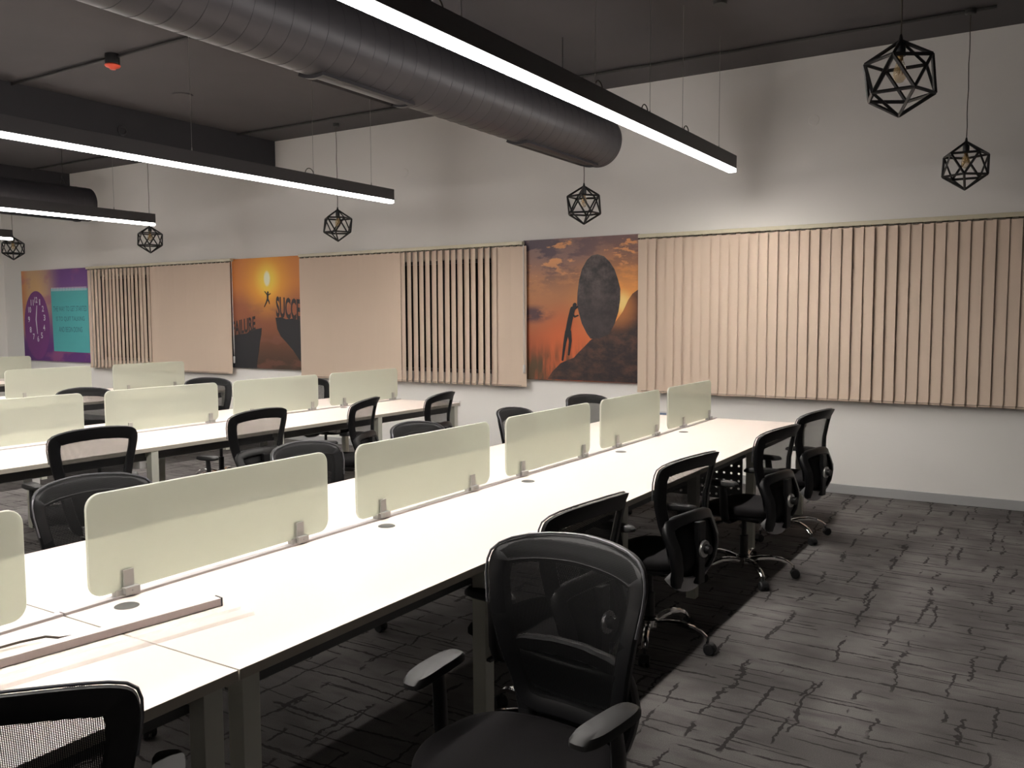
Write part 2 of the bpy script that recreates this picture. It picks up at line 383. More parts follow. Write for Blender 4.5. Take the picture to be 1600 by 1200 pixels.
# ---------------------------------------------------------------- linear lights
def linear_light(x, y0, y1, z, label, wires, loops):
    t = thing('linear_light', label, 'light', (x, 0, z), 0, 'suspended linear lights over the desk rows')
    box('housing', 'housing', t, -0.036, 0.036, y0, y1, 0.030, 0.143, bev=0.002)
    o = box('diffuser', 'lamp_light', t, -0.032, 0.032, y0 + 0.004, y1 - 0.004, 0.0, 0.029); o.data.materials.append(M['lamp_side'])
    for p in o.data.polygons: p.material_index = 0 if p.normal.z < -0.5 else 1
    for y in wires:
        bm = bm_new(); add_tube(bm, [(0, y, 0.150), (0, y, ZC - z - 0.002)], 0.0016, 6)
        add_lathe(bm, [(0.004, 0.141), (0.006, 0.150), (0.003, 0.175)], 8, org=(0, y, 0)); obj('suspension_wire', bm, 'wire', t)
    for y in loops:
        bm = bm_new(); add_tube(bm, [(0, y + 0.055 * math.cos(a), 0.140 + 0.055 * math.sin(a)) for a in [PI * k / 10 for k in range(11)]], 0.004, 6)
        obj('cable_loop', bm, 'cord', t, True)
    return t
linear_light(-2.46, -1.6, 7.65, 2.90, 'long dark linear light over the near desk row, nearest and brightest', [0.6, 2.0, 3.5, 4.93, 5.79, 6.42, 7.27], [0.9, 3.3, 4.98, 5.70, 6.50])
linear_light(-5.97, -1.0, 7.19, 2.835, 'linear light over the second desk row, ending right of the pillar beam', [1.0, 2.6, 4.69, 6.05, 6.87], [6.0])
linear_light(-9.45, -1.0, 6.83, 2.775, 'linear light ending above the third pendant from the left wall', [2.6, 4.9, 6.3], [])
linear_light(-12.95, -1.0, 6.98, 2.79, 'short visible end of a linear light at the left picture edge', [2.6, 6.6], [])

# ---------------------------------------------------------------- ducts
def duct(x, y0, y1, label, hooks):
    R, zc = 0.23, 3.23
    t = thing('air_duct', label, 'duct', (x, 0, zc), 0, 'round air ducts under the ceiling')
    obj('duct_body', add_lathe(bm_new(), [(R - 0.01, y0), (R, y0 + 0.002), (R, y1), (R - 0.012, y1 + 0.002), (R - 0.012, y1 - 0.02), (0.0, y1 - 0.02)], 56, 'Y'), 'duct_metal', t, True)
    y = y0 + 0.1; proto = None
    while y < y1:
        if proto is None:
            proto = obj('seam_ring', add_lathe(bm_new(), [(R - 0.002, -0.005), (R + 0.0018, -0.002), (R + 0.0018, 0.002), (R - 0.002, 0.005)], 56, 'Y'), 'duct_metal', t, True); o = proto
        else:
            o = proto.copy(); C.objects.link(o); o.parent = t
        o.location = (0, y, 0); y += 0.127
    for ya, yb in ((3.67, 4.50), (5.90, 7.15)):      # slot grilles low on the left side
        bm = bm_new()
        for (a0, a1, r0, r1, sa, sb) in ((240, 246, R, R + 0.022, ya, yb), (280, 286, R, R + 0.022, ya, yb)):
            A = [math.radians(a0), math.radians(a1)]
            vs = [bm.verts.new((r * math.cos(a), yy, r * math.sin(a))) for yy in (sa, sb) for r in (r0 - 0.004, r1) for a in A]
            for f in ((0,1,3,2),(4,6,7,5),(0,2,6,4),(1,5,7,3),(2,3,7,6),(0,4,5,1)): bm.faces.new([vs[i] for i in f])
        for yy in (ya, yb - 0.03):
            A = [math.radians(246 + 34 * k / 5) for k in range(6)]
            for a, b in zip(A, A[1:]):
                vs = [bm.verts.new((r * math.cos(q), y2, r * math.sin(q))) for y2 in (yy, yy + 0.03) for r in (R - 0.004, R + 0.02) for q in (a, b)]
                for f in ((0,1,3,2),(4,6,7,5),(0,2,6,4),(1,5,7,3),(2,3,7,6),(0,4,5,1)): bm.faces.new([vs[i] for i in f])
        gr = obj('slot_grille', bm, 'duct_metal', t)
        bm = bm_new(); A = [math.radians(246 + 34 * k / 6) for k in range(7)]
        rows = [[bm.verts.new(((R + 0.006) * math.cos(a), yy, (R + 0.006) * math.sin(a))) for a in A] for yy in (ya, yb)]
        for k in range(6): bm.faces.new((rows[0][k], rows[0][k+1], rows[1][k+1], rows[1][k]))
        obj('grille_backing', bm, 'duct_dark', gr)
    for y in hooks:
        bm = bm_new(); top = R + 0.13
        add_box(bm, -0.012, 0.012, y - 0.012, y + 0.012, R + 0.10, R + 0.13)
        for sx in (-1, 1): add_tube(bm, [(0, y, top - 0.012), (sx * 0.075, y, R - 0.012)], 0.010, 6)
        add_tube(bm, [(0, y, top), (0, y, ZC - zc)], 0.004, 6)
        obj('hanger', bm, 'black_metal', t)
    return t
duct(-3.60, -2.0, 7.30, 'large dark round spiral duct beside the nearest linear light', [1.2, 3.8, 6.6])
duct(-11.55, -2.0, 7.30, 'end of round duct with hanger behind the third linear light', [4.0, 6.95])
# ---------------------------------------------------------------- ceiling services
def conduit(y, x0, x1, label, boxes):
    t = thing('conduit', label, 'conduit', (0, y, ZC - 0.02))
    n = int((x1 - x0) / 0.25)
    obj('pipe', add_tube(bm_new(), [(x0 + (x1 - x0) * k / n, random.uniform(-.004, .004), random.uniform(-0.003, 0.003)) for k in range(n + 1)], 0.013, 8), 'conduit', t, True)
    for x in boxes:
        obj('junction_box', add_lathe(bm_new(), [(0.045, -0.035), (0.05, -0.03), (0.05, 0.02)], 16, org=(x, 0, 0)), 'conduit', t, True)
    return t
PEND = [-0.625, -3.95, -7.20, -10.72, -14.22]
conduit(7.68, -15.6, -0.45, 'thin dark conduit along the ceiling edge near the window wall', [])
conduit(4.86, -15.6, -3.9, 'thin dark conduit carrying the red smoke detector', [])
t = thing('smoke_detector', 'red and black smoke detector under the dark ceiling', 'smoke detector', (-7.20, 4.84, ZC - 0.035))
obj('mount', add_lathe(bm_new(), [(0.055, -0.055), (0.062, -0.045), (0.062, 0.035)], 20), 'black_plastic', t, True)
obj('sensor', add_lathe(bm_new(), [(0.0, -0.098), (0.024, -0.098), (0.030, -0.088), (0.060, -0.076), (0.068, -0.064), (0.060, -0.054), (0.0, -0.054)], 24), 'red_plastic', t, True)
tag(obj('ceiling_plate', add_lathe(bm_new(), [(0.10, -0.012), (0.105, 0.0)], 24, org=(-7.86, 6.08, ZC)), 'ceiling_paint', None, True), 'round dark cover plate on the ceiling left of the big duct', 'cover plate')
tag(obj('ceiling_plate', add_lathe(bm_new(), [(0.05, -0.02), (0.055, 0.0)], 24, org=(-2.21, 6.51, ZC)), 'conduit', None, True), 'small round cover plate on the ceiling above the nearest linear light', 'cover plate')
tag(obj('wall_plate', add_lathe(bm_new(), [(0.045, -0.006), (0.05, 0.0)], 24, 'Y', (-1.92, YW, 3.41)), 'wall_paint', None, True), 'painted round cover plate on the wall above the right blind', 'cover plate')
tag(obj('wall_plate', add_lathe(bm_new(), [(0.045, -0.006), (0.05, 0.0)], 24, 'Y', (-6.68, YW, 3.37)), 'wall_paint', None, True), 'painted round cover plate on the wall left of the big duct', 'cover plate')
t = thing('beam_spotlight', 'small unlit round fitting on the dark beam side', 'light fitting', (-8.88, 6.05, 3.72))
obj('fitting_ring', add_lathe(bm_new(), [(0.055, 0.0), (0.055, 0.02), (0.042, 0.022), (0.040, 0.008), (0.0, 0.008)], 20, 'X'), 'duct_metal', t, True)

# ---------------------------------------------------------------- icosahedron pendants
def make_pendant(top_z_world):
    t = thing('pendant_lamp', '', 'pendant lamp')
    R = 0.183
    vs = [Vector((0, 0, R))] + [Vector((R * math.cos(2*PI*k/5) * 0.8944, R * math.sin(2*PI*k/5) * 0.8944, R * 0.4472)) for k in range(5)] \
        + [Vector((R * math.cos(2*PI*(k+.5)/5) * 0.8944, R * math.sin(2*PI*(k+.5)/5) * 0.8944, -R * 0.4472)) for k in range(5)] + [Vector((0, 0, -R))]
    el = vs[0].__sub__(vs[1]).length; bm = bm_new()
    for i in range(12):
        for j in range(i + 1, 12):
            if abs((vs[i] - vs[j]).length - el) < 0.01: add_tube(bm, [vs[i], vs[j]], 0.0092, 4)
    for v in vs: add_lathe(bm, [(0, -0.009), (0.009, 0), (0, 0.009)], 6, org=v)
    obj('cage', bm, 'black_metal', t)
    obj('lamp_socket', add_lathe(bm_new(), [(0.006, R + 0.03), (0.012, R), (0.024, R - 0.012), (0.024, R - 0.075), (0.0, R - 0.075)], 16), 'black_plastic', t, True)
    bu = obj('bulb', add_lathe(bm_new(), [(0.013, 0.108), (0.014, 0.09), (0.024, 0.06), (0.032, 0.03), (0.030, 0.005), (0.016, -0.018), (0.0, -0.023)], 20), 'bulb_glass', t, True)
    bm = bm_new()
    for k in range(5):
        a = 2*PI*k/5
        add_tube(bm, [(0.006 * math.cos(a), 0.006 * math.sin(a), 0.085), (0.015 * math.cos(a), 0.015 * math.sin(a), 0.02)], 0.0016, 5)
    add_lathe(bm, [(0.0135, 0.108), (0.0135, 0.088), (0, 0.086)], 12)
    obj('filament', bm, 'brass', bu)
    L = ZC - 0.02 - top_z_world
    bm = bm_new(); add_tube(bm, [(0.0025 * math.sin(k * 1.9), 0, R + 0.02 + (L - 0.03) * k / 10) for k in range(11)], 0.0035, 6)
    obj('power_cord', bm, 'cord', t, True)
    obj('ceiling_rose', add_lathe(bm_new(), [(0.03, L + R - 0.02), (0.04, L + R - 0.01), (0.04, L + R + 0.02)], 16), 'conduit', t, True)
    return t
ZP = 2.80
p0 = make_pendant(ZP + 0.183)
labs = ['black icosahedron pendant hanging at the right above the right blind', 'black icosahedron pendant hanging below the end of the big duct',
        'black icosahedron pendant over the left part of the middle blind', 'black icosahedron pendant hanging just below the third linear light end', 'black icosahedron pendant nearest the left picture edge']
for i, (x, rz) in enumerate(zip(PEND, (0.35, 0.0, 0.9, 1.2, 0.1))):
    o = p0 if i == 0 else copy_tree(p0)
    o.location = (x, 7.68, (2.79, 2.725, 2.72, 2.735, 2.775)[i]); o.rotation_euler = (0.0, 0.0, rz); o['label'] = labs[i]; o['group'] = 'icosahedron pendants along the window wall'
p0.rotation_euler = (0.0, 0.0, 0.35)
o = copy_tree(p0); o.location = (-0.695, 4.78, 2.805); o.rotation_euler = (0.0, 0.0, 0.88)
o['label'] = 'largest and nearest black icosahedron pendant with amber bulb, upper right'; o['group'] = 'icosahedron pendants along the window wall'

# ---------------------------------------------------------------- vertical blinds
def blind(x0, x1, tilts, label, pitch=0.0935, cords=True):
    yb = 8.235; z0, z1 = 0.858, 2.415
    t = thing('vertical_blind', label, 'blind', (x0, yb, 0), 0, 'cream vertical blinds on the window wall')
    L = x1 - x0
    box('headrail', 'headrail', t, 0.0, L, -0.022, 0.060, 2.428, 2.466, bev=0.004)
    n = int(round(L / pitch)); protos = {}
    bm = bm_new()
    for k in range(n): xx = pitch * (k + 0.5); add_box(bm, xx - 0.022, xx + 0.022, -0.010, 0.010, 2.412, 2.428)
    o = obj('carrier', bm, 'slat_carrier', t); o['kind'] = 'stuff'
    Wd = 0.107
    for k in range(n):
        bm_k = 'slat'
        if 'm' not in protos:
            bm = bm_new(); nx = 4
            for zz0, zz1 in ((z0, z1),):
                cols = []
                for i in range(nx + 1):
                    u = -Wd/2 + Wd * i / nx; cr = 0.0015 * (1 - (2 * i / nx - 1) ** 2)
                    cols.append([bm.verts.new((u, -cr - s_, zz)) for zz in (zz0, zz0 + 0.04, zz1 - 0.03, zz1) for s_ in (0.0, 0.0012)])
                for A, B in zip(cols, cols[1:]):
                    for j in (0, 2, 4):
                        bm.faces.new((A[j], A[j+2], B[j+2], B[j])); bm.faces.new((A[j+1], B[j+1], B[j+3], A[j+3]))
                    bm.faces.new((A[0], B[0], B[1], A[1])); bm.faces.new((A[6], A[7], B[7], B[6]))
            # sewn weight pocket
            add_box(bm, -Wd/2 + 0.002, Wd/2 - 0.002, -0.0065, -0.0005, z0 + 0.002, z0 + 0.034)
            o = obj('slat', bm, 'blind_fabric', t, True); protos['m'] = o
        else:
            o = protos['m'].copy(); C.objects.link(o); o.parent = t
        xx = pitch * (k + 0.5); o.location = (xx, random.uniform(-0.001, 0.001), random.uniform(-0.002, 0.002))
        tl = tilts(xx, L); o.rotation_euler = (random.uniform(-0.002, 0.002), 0.0, math.radians(tl + random.uniform(-2.5, 2.5)))
    bm = bm_new()      # bottom bead chain linking the slats
    add_tube(bm, [(pitch * (k + 0.5), -0.02 - 0.004 * (k % 2), z0 + 0.018) for k in range(n)], 0.0022, 5)
    o = obj('bead_chain', bm, 'slat_carrier', t); 
    if cords:
        bm = bm_new(); add_tube(bm, [(L + 0.012, -0.01, 2.43), (L + 0.016, -0.012, 1.7), (L + 0.03, -0.015, 1.25), (L + 0.022, -0.013, 1.12), (L + 0.010, -0.012, 1.22), (L + 0.008, -0.01, 2.43)], 0.003, 6)
        obj('pull_cord', bm, 'white_plastic', t, True)
        obj('cord_weight', add_lathe(bm_new(), [(0.006, -0.05), (0.014, -0.04), (0.014, 0.04), (0.006, 0.05)], 12, org=(L + 0.018, -0.013, 1.06)), 'white_plastic', t, True)
    return t
blind(-3.61, 0.60, lambda x, L: -12 if x < 1.3 else (-17 if 2.1 < x < 2.3 else -11), 'wide cream vertical blind closed on the right, widest of all')
blind(-8.41, -4.985, lambda x, L: 3 if x < 1.72 else (-23 if x < 3.05 else 4), 'cream vertical blind half open between the two sunset posters')
blind(-13.13, -9.72, lambda x, L: -13 if x < 1.62 else 2, 'cream vertical blind between clock poster and cliff poster')

# ---------------------------------------------------------------- posters
def text_mesh(txt, name, m, parent, x, z, w_, h_, shear=0.0, slope=0.0, y=-0.006, bold=0.0):
    cu = bpy.data.curves.new('t', 'FONT'); cu.body = txt; cu.size = 1.0; cu.offset = bold; cu.extrude = 0.0; cu.resolution_u = 3
    to = bpy.data.objects.new('t', cu); me = bpy.data.meshes.new_from_object(to)
    xs_ = [v.co.x for v in me.vertices]; ys_ = [v.co.y for v in me.vertices]
    x0, x1, y0, y1 = min(xs_), max(xs_), min(ys_), max(ys_)
    for v in me.vertices:
        u = (v.co.x - x0) / (x1 - x0) * w_; q = (v.co.y - y0) / (y1 - y0) * h_
        v.co = Vector((x + u, y, z + q + u * slope))
    me.materials.clear(); me.materials.append(M[m]); me.name = name
    o = bpy.data.objects.new(name, me); C.objects.link(o); o.parent = parent
    bpy.data.objects.remove(to); bpy.data.curves.remove(cu)
    return o
def board(name, label, m, x0, x1, z0, z1):
    o = obj(name, add_box(bm_new(), 0, x1 - x0, -0.004, 0.028, 0, z1 - z0), m, None, loc=(x0, YW - 0.030, z0))
    return tag(o, label, 'poster', 'motivational posters between the blinds')
def px2(u, v, ax, bx, az, bz): return (ax + bx * u, az + bz * v)
def strokes(bm, segs, y0, y1):
    for x0, z0, w0, x1, z1, w1 in segs:
        y0 -= 0.00012
        d = Vector((x1 - x0, z1 - z0)).normalized(); n = Vector((-d.y, d.x))
        pts = [(x0 + n.x * w0, z0 + n.y * w0), (x0 - n.x * w0, z0 - n.y * w0), (x1 - n.x * w1, z1 - n.y * w1), (x1 + n.x * w1, z1 + n.y * w1)]
        add_poly(bm, pts, y0, y1)
        for cx, cz, r in ((x0, z0, w0), (x1, z1, w1)):
            y0 -= 0.00005; add_poly(bm, [(cx + r * math.cos(-2*PI*k/8), cz + r * math.sin(-2*PI*k/8)) for k in range(8)], y0, y1)
# boulder poster
pr = board('boulder_poster', 'sunset poster of a figure pushing a huge upright boulder', 'poster_rock', -5.0, -3.625, 0.945, 2.475)
# picture coordinates of the print (0..720 across, 0..900 down) to metres
def R3(u, v): return ((u - 470) / 718 * 1.375, 1.53 - (v - 108 + (u - 470) * 0.03 * 0.0) / 873 * 1.53)
def R3c(u, v):
    f = (u - 470) / 718; top = 110 - 50 * f; bot = 972 + 20 * f
    return (f * 1.375, 1.53 * (bot - v) / (bot - top))
bm = bm_new()
add_poly(bm, [R3c(*p) for p in ((630,971),(660,925),(715,870),(760,850),(800,835),(830,800),(870,760),(905,722),(955,690),(1010,665),(1060,600),(1100,540),(1130,470),(1155,430),(1187,405),(1187,991))], -0.0052, -0.004)
obj('hillside_print', bm, 'print_ground', pr)
bm = bm_new()
add_poly(bm, [R3c(*p) for p in ((945,188),(985,200),(1020,235),(1048,280),(1068,340),(1083,400),(1082,470),(1072,545),(1050,620),(1020,680),(960,712),(905,715),(880,680),(850,620),(833,560),(820,500),(822,430),(832,350),(850,280),(880,225),(910,196))][::-1], -0.0064, -0.004)
obj('boulder_print', bm, 'print_rock', pr)
bm = bm_new(); sg = []
def seg3(a, wa, b, wb): p, q = R3c(*a), R3c(*b); sg.append((p[0], p[1], wa, q[0], q[1], wb))
seg3((806, 504), 0.024, (804, 508), 0.024)
seg3((792, 530), 0.030, (775, 600), 0.030); seg3((775, 600), 0.030, (762, 670), 0.030)
seg3((758, 670), 0.026, (743, 740), 0.018); seg3((743, 740), 0.018, (728, 850), 0.012)
seg3((770, 670), 0.026, (778, 730), 0.018); seg3((778, 730), 0.017, (768, 815), 0.012)
seg3((795, 535), 0.014, (822, 515), 0.010); seg3((790, 560), 0.012, (806, 578), 0.010); seg3((806, 578), 0.010, (826, 570), 0.008)
strokes(bm, sg, -0.0072, -0.0066); obj('figure_print', bm, 'print_dark', pr)
# cliff poster
pj = board('cliff_poster', 'orange sunset poster of a figure leaping between two cliffs', 'poster_jump', -9.79, -8.435, 0.945, 2.455)
def J(u, v):
    f = (u - 50) / 440; top = 218 - 24 * f; bot = 900 + 14 * f
    return (f * 1.355, 1.51 * (bot - v) / (bot - top))
bm = bm_new(); add_poly(bm, [J(*p) for p in ((50,700),(90,690),(150,682),(182,655),(215,655),(247,648),(243,690),(232,745),(225,800),(215,850),(208,905),(50,899))][::-1], -0.0052, -0.004)
obj('cliff_print', bm, 'print_dark', pj)
bm = bm_new(); add_poly(bm, [J(*p) for p in ((335,583),(370,580),(400,592),(440,588),(490,600),(490,868),(470,840),(440,790),(400,740),(365,700),(345,655))], -0.0052, -0.004)
obj('cliff_print', bm, 'print_dark', pj)
text_mesh('FAILURE', 'lettering', 'print_letters', pj, 0.015, J(60, 700)[1], 0.47, 0.20, slope=0.17, bold=0.035)
text_mesh('SUCCE', 'lettering', 'print_letters', pj, 0.895, J(345, 580)[1], 0.455, 0.285, slope=-0.11, bold=0.035)
bm = bm_new(); sg = []
def segj(a, wa, b, wb): p, q = J(*a), J(*b); sg.append((p[0], p[1], wa, q[0], q[1], wb))
segj((291, 424), 0.016, (291, 426), 0.016); segj((290, 438), 0.018, (289, 465), 0.015)
segj((289, 465), 0.013, (297, 482), 0.011); segj((297, 482), 0.010, (300, 496), 0.006)
segj((288, 465), 0.013, (280, 488), 0.010); segj((280, 488), 0.010, (267, 515), 0.005)
segj((287, 438), 0.009, (272, 418), 0.006); segj((293, 440), 0.009, (307, 432), 0.006)
strokes(bm, sg, -0.0060, -0.004); obj('figure_print', bm, 'print_dark', pj)
# clock poster
pc = board('clock_poster', 'purple poster with clock face and teal note page', 'poster_clock', -15.09, -13.17, 0.935, 2.46)
def ell(cx, cz, rx, rz, n=40): return [(cx + rx * math.cos(2*PI*k/n), cz + rz * math.sin(2*PI*k/n)) for k in range(n)]
obj('clock_face_print', add_poly(bm_new(), ell(0.42, 0.60, 0.38, 0.58)[::-1], -0.0052, -0.004), 'print_purple', pc)
for txt, a in (('12', 90), ('1', 62), ('2', 33), ('3', 5), ('4', -25), ('5', -55), ('6', -85), ('7', -118), ('8', -148), ('9', 180), ('10', 150), ('11', 120)):
    x_ = 0.42 + 0.235 * math.cos(math.radians(a)); z_ = 0.70 + 0.33 * math.sin(math.radians(a)); wd = 0.055 if len(txt) == 1 else 0.085
    if txt == '1': wd = 0.03
    text_mesh(txt, 'numeral', 'print_white', pc, x_ - wd/2, z_ - 0.05, wd, 0.10, y=-0.0066, bold=0.02)
bm = bm_new(); strokes(bm, [(0.40, 0.70, 0.014, 0.425, 0.46, 0.008), (0.40, 0.70, 0.014, 0.44, 0.93, 0.008)], -0.0068, -0.0055)
obj('clock_hands_print', bm, 'print_white', pc)
obj('note_page_print', add_poly(bm_new(), [(0.90, 0.17), (1.915, 0.155), (1.915, 1.20), (0.875, 1.21)], -0.0062, -0.004), 'print_teal', pc)
bm = bm_new()
for k in range(24): add_box(bm, 0.90 + 0.042 * k, 0.915 + 0.042 * k, -0.0068, -0.0055, 1.165, 1.225)
o = obj('binding_print', bm, 'print_white', pc)
text_mesh('THE WAY TO GET STARTED', 'lettering', 'print_teal_text', pc, 0.93, 0.83, 0.95, 0.085, y=-0.0072)
text_mesh('IS TO QUIT TALKING', 'lettering', 'print_teal_text', pc, 1.00, 0.66, 0.80, 0.085, y=-0.0072)
text_mesh('AND BEGIN DOING', 'lettering', 'print_teal_text', pc, 1.07, 0.49, 0.66, 0.085, y=-0.0072)

# ---------------------------------------------------------------- wall sockets
def socket(x, z, w_, h_, label, m2=None):
    t = thing('wall_socket', label, 'socket', (x, YW, z))
    box('face_plate', 'white_plastic', t, -w_/2, w_/2, -0.012, 0.0, -h_/2, h_/2, bev=0.002)
    box('switch', m2 or 'white_plastic', t, -w_*0.35, w_*0.35, -0.016, -0.011, -h_*0.3, h_*0.3)
socket(-3.35, 0.625, 0.10, 0.09, 'blue and white wall socket seen between two desk screens', 'blue_plastic')
socket(-5.95, 0.625, 0.11, 0.06, 'white wall socket behind the end of the second desk row')

# ---------------------------------------------------------------- bench desks
TZ = 0.75; TH = 0.028
def bench(xr, xf, xb, y0, y1, joints, grom, label, near_leg=True, perforated=(), far=False):
    t = thing('bench_desk', label, 'desk', (xr, 0, 0), 0, 'white bench desks')
    F, B = xf - xr, xb - xr
    def top(name, a, b):
        o = box(name, 'laminate', t, a, b, y0, y1, TZ - TH, TZ, bev=0.0015)
        o.data.materials.append(M['edge_band'])
        for p in o.data.polygons:
            if abs(p.normal.z) < 0.5: p.material_index = 1
        return o
    top('tabletop', 0.016, F); top('tabletop', B, -0.016)
    box('centre_rail', 'aluminium', t, -0.015, 0.015, y0, y1, TZ - 0.03, TZ + 0.008, bev=0.002)
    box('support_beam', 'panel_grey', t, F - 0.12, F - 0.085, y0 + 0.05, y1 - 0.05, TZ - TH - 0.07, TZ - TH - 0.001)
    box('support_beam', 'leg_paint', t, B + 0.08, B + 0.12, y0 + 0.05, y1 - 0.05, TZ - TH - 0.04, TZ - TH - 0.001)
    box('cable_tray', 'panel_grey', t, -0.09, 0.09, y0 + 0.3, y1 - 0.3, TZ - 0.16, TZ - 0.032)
    for y in joints:
        for xa in ((F - 0.062, F - 0.006), (B + 0.006, B + 0.062)):
            o = box('leg', 'leg_paint', t, xa[0], xa[1], y - 0.028, y + 0.028, 0.0, TZ - TH - 0.001, bev=0.002)
            box('leg_foot', 'black_plastic', o, xa[0] + 0.008, xa[1] - 0.008, y - 0.02, y + 0.02, 0.0, 0.004)
        box('cross_beam', 'leg_paint', t, B + 0.062, F - 0.062, y - 0.02, y + 0.02, TZ - TH - 0.043, TZ - TH - 0.001)
    for gx, gy in grom:
        o = obj('cable_port', add_lathe(bm_new(), [(0.036, TZ - 0.01), (0.036, TZ + 0.001), (0.032, TZ + 0.003), (0.0, TZ + 0.003)], 28, org=(gx - xr, gy, 0)), 'grommet_grey', t, True)
    for y in perforated:
        bm = bm_new(); c = 0.052; x0_, x1_ = 0.06, F - 0.075; nx = int((x1_ - x0_) / c); nz = 6; zt = TZ - TH - 0.046
        for i in range(nx):
            for j in range(nz):
                cx, cz = x0_ + c * (i + .5), zt - c * (j + .5); ho = [bm.verts.new((cx + 0.0085 * math.cos(2*PI*k/8), y - 0.001, cz + 0.0085 * math.sin(2*PI*k/8))) for k in range(8)]
                sq = []
                for k in range(8):
                    a = 2*PI*k/8; ca, sa = math.cos(a), math.sin(a); mm = max(abs(ca), abs(sa)); sq.append(bm.verts.new((cx + c/2*ca/mm, y - 0.001, cz + c/2*sa/mm)))
                for k in range(8): bm.faces.new((ho[k], ho[(k+1) % 8], sq[(k+1) % 8], sq[k]))
        bmesh.ops.remove_doubles(bm, verts=bm.verts[:], dist=0.0005)
        o = obj('perforated_panel', bm, 'panel_grey', t); md = o.modifiers.new('s', 'SOLIDIFY'); md.thickness = 0.002
    return t
YE = 7.28
bench(-2.46, -1.69, -3.225, 1.4215, YE, [1.462, 2.56, 3.74, 4.735, 5.86, YE - 0.06], [(-2.367, 1.57), (-2.352, 2.769), (-2.356, 3.936), (-2.362, 5.124), (-2.366, 6.265)],
      'long white bench desk of the near row reaching towards the window wall', perforated=(5.84,))
bench(-2.46, -1.69, -3.225, -0.93, 1.4165, [-0.89, 0.24, 1.345], [(-2.36, 0.42), (-2.36, -0.75)],
      'nearest white bench desk at the lower left corner with the loose light profile on it')
bench(-5.98, -5.19, -6.77, 1.45, YE + 0.02, [1.49, 2.60, 3.70, 4.85, 6.05, YE - 0.04], [(-5.89, 2.85), (-6.011 + 0.06, 3.985), (-5.93, 5.16), (-5.90, 6.33)], 'long white bench desk of the second row')
bench(-9.45, -8.68, -10.22, 1.45, YE, [1.49, 2.60, 3.75, 4.9, 6.05, YE - 0.06], [(-9.36, 3.9), (-9.36, 5.1)], 'white bench desk of the third row mostly hidden behind screens')
bench(-12.95, -12.18, -13.72, 1.45, YE, [1.49, 3.75, 6.05, YE - 0.06], [], 'white bench desk of the farthest row by the left wall')

for bx_, by_, bz_ in ((0.60, 2.90, 0.60), (0.60, 3.64, 0.60), (0.38, 5.80, 0.585)):
    box('power_box', 'white_plastic', bpy.data.objects['bench_desk.002'], bx_, bx_ + 0.10, by_, by_ + 0.05, bz_, bz_ + 0.075, bev=0.003)
# ---------------------------------------------------------------- frosted desk screens
def screen(xr, y0, y1, clips, label, z0=0.772, z1=1.092, thick=0.012):
    t = thing('desk_screen', label, 'desk screen', (xr, y0, TZ + 0.008), 0, 'frosted glass screens along the desks')
    L = y1 - y0; r = 0.045; zb, zt = z0 - TZ - 0.008, z1 - TZ - 0.008; pts = []
    for cy, cz, a0 in ((L - r, zt - r, 0), (r, zt - r, 90), (r, zb + r, 180), (L - r, zb + r, 270)):
        for k in range(7): a = math.radians(a0 + 15 * k); pts.append((cy + r * math.cos(a), cz + r * math.sin(a)))
    bm = bm_new(); h = thick / 2; b = 0.002
    rings = []
    cyc, czc = L / 2, (zb + zt) / 2
    for xx, ins in ((-h, b), (-h + b, 0), (h - b, 0), (h, b)):
        rings.append([bm.verts.new((xx, y - math.copysign(ins, y - cyc), z - math.copysign(ins, z - czc))) for y, z in pts])
    for A, B in zip(rings, rings[1:]):
        for k in range(len(A)): bm.faces.new((A[k], A[(k+1) % len(A)], B[(k+1) % len(A)], B[k]))
    bm.faces.new(rings[0][::-1]); bm.faces.new(rings[-1])
    obj('glass_panel', bm, 'frosted_glass', t)
    for yc in clips:
        yy = yc - y0; bm = bm_new()
        add_box(bm, h, h + 0.006, yy - 0.018, yy + 0.018, -0.002, 0.078, bev=0.001)
        add_box(bm, -h - 0.006, -h, yy - 0.018, yy + 0.018, -0.002, 0.078, bev=0.001)
        add_box(bm, -h - 0.012, h + 0.020, yy - 0.022, yy + 0.030, 0.0, 0.024, bev=0.002)
        add_box(bm, -h - 0.006, h + 0.006, yy - 0.045, yy - 0.022, 0.0, 0.018)
        add_lathe(bm, [(0.004, 0.0), (0.004, h + 0.0225), (0.0, h + 0.0225)], 10, 'X', (0, yy + 0.004, 0.012))
        obj('clip', bm, 'clip_metal', t)
    return t
T1 = [(0.31, 1.318, 'frosted desk screen cut off at the left picture edge, nearest of all'), (1.506, 2.532, 'large frosted screen behind the loose light profile, near row'),
      (2.703, 3.716, 'frosted screen behind the second cable port, near row'), (3.878, 4.866, 'frosted screen in the middle of the near row'),
      (5.020, 6.008, 'frosted screen second from the window end, near row'), (6.172, 7.142, 'frosted screen at the window end of the near row')]
CL = [(0.48, 1.14), (1.635, 2.372), (2.865, 3.555), (4.045, 4.775), (5.27, 5.945), (6.50, 7.10)]
for (a, b, l), c in zip(T1, CL): screen(-2.46, a, b, c, l)
w2 = ['at the left picture edge, second row', 'with one clip behind the chair at the left, second row', 'right of the tall gap with a chair, second row', 'at the window end of the second row']
for k, (a, b) in enumerate([(2.66, 3.68), (3.85, 4.88), (5.04, 6.06), (6.22, 7.25)]):
    screen(-5.98, a, b, (a + 0.2, b - 0.08), 'frosted screen ' + w2[k])
for k, (a, b, l) in enumerate([(4.95, 5.93, 'frosted screen below the clock poster, third row'), (6.20, 7.20, 'frosted screen in front of the left blind, third row')]):
    screen(-9.45, a, b, (a + 0.2, b - 0.15), l)
screen(-12.95, 6.15, 7.18, (6.35, 7.0), 'frosted screen of the farthest row at left edge below the clock poster')

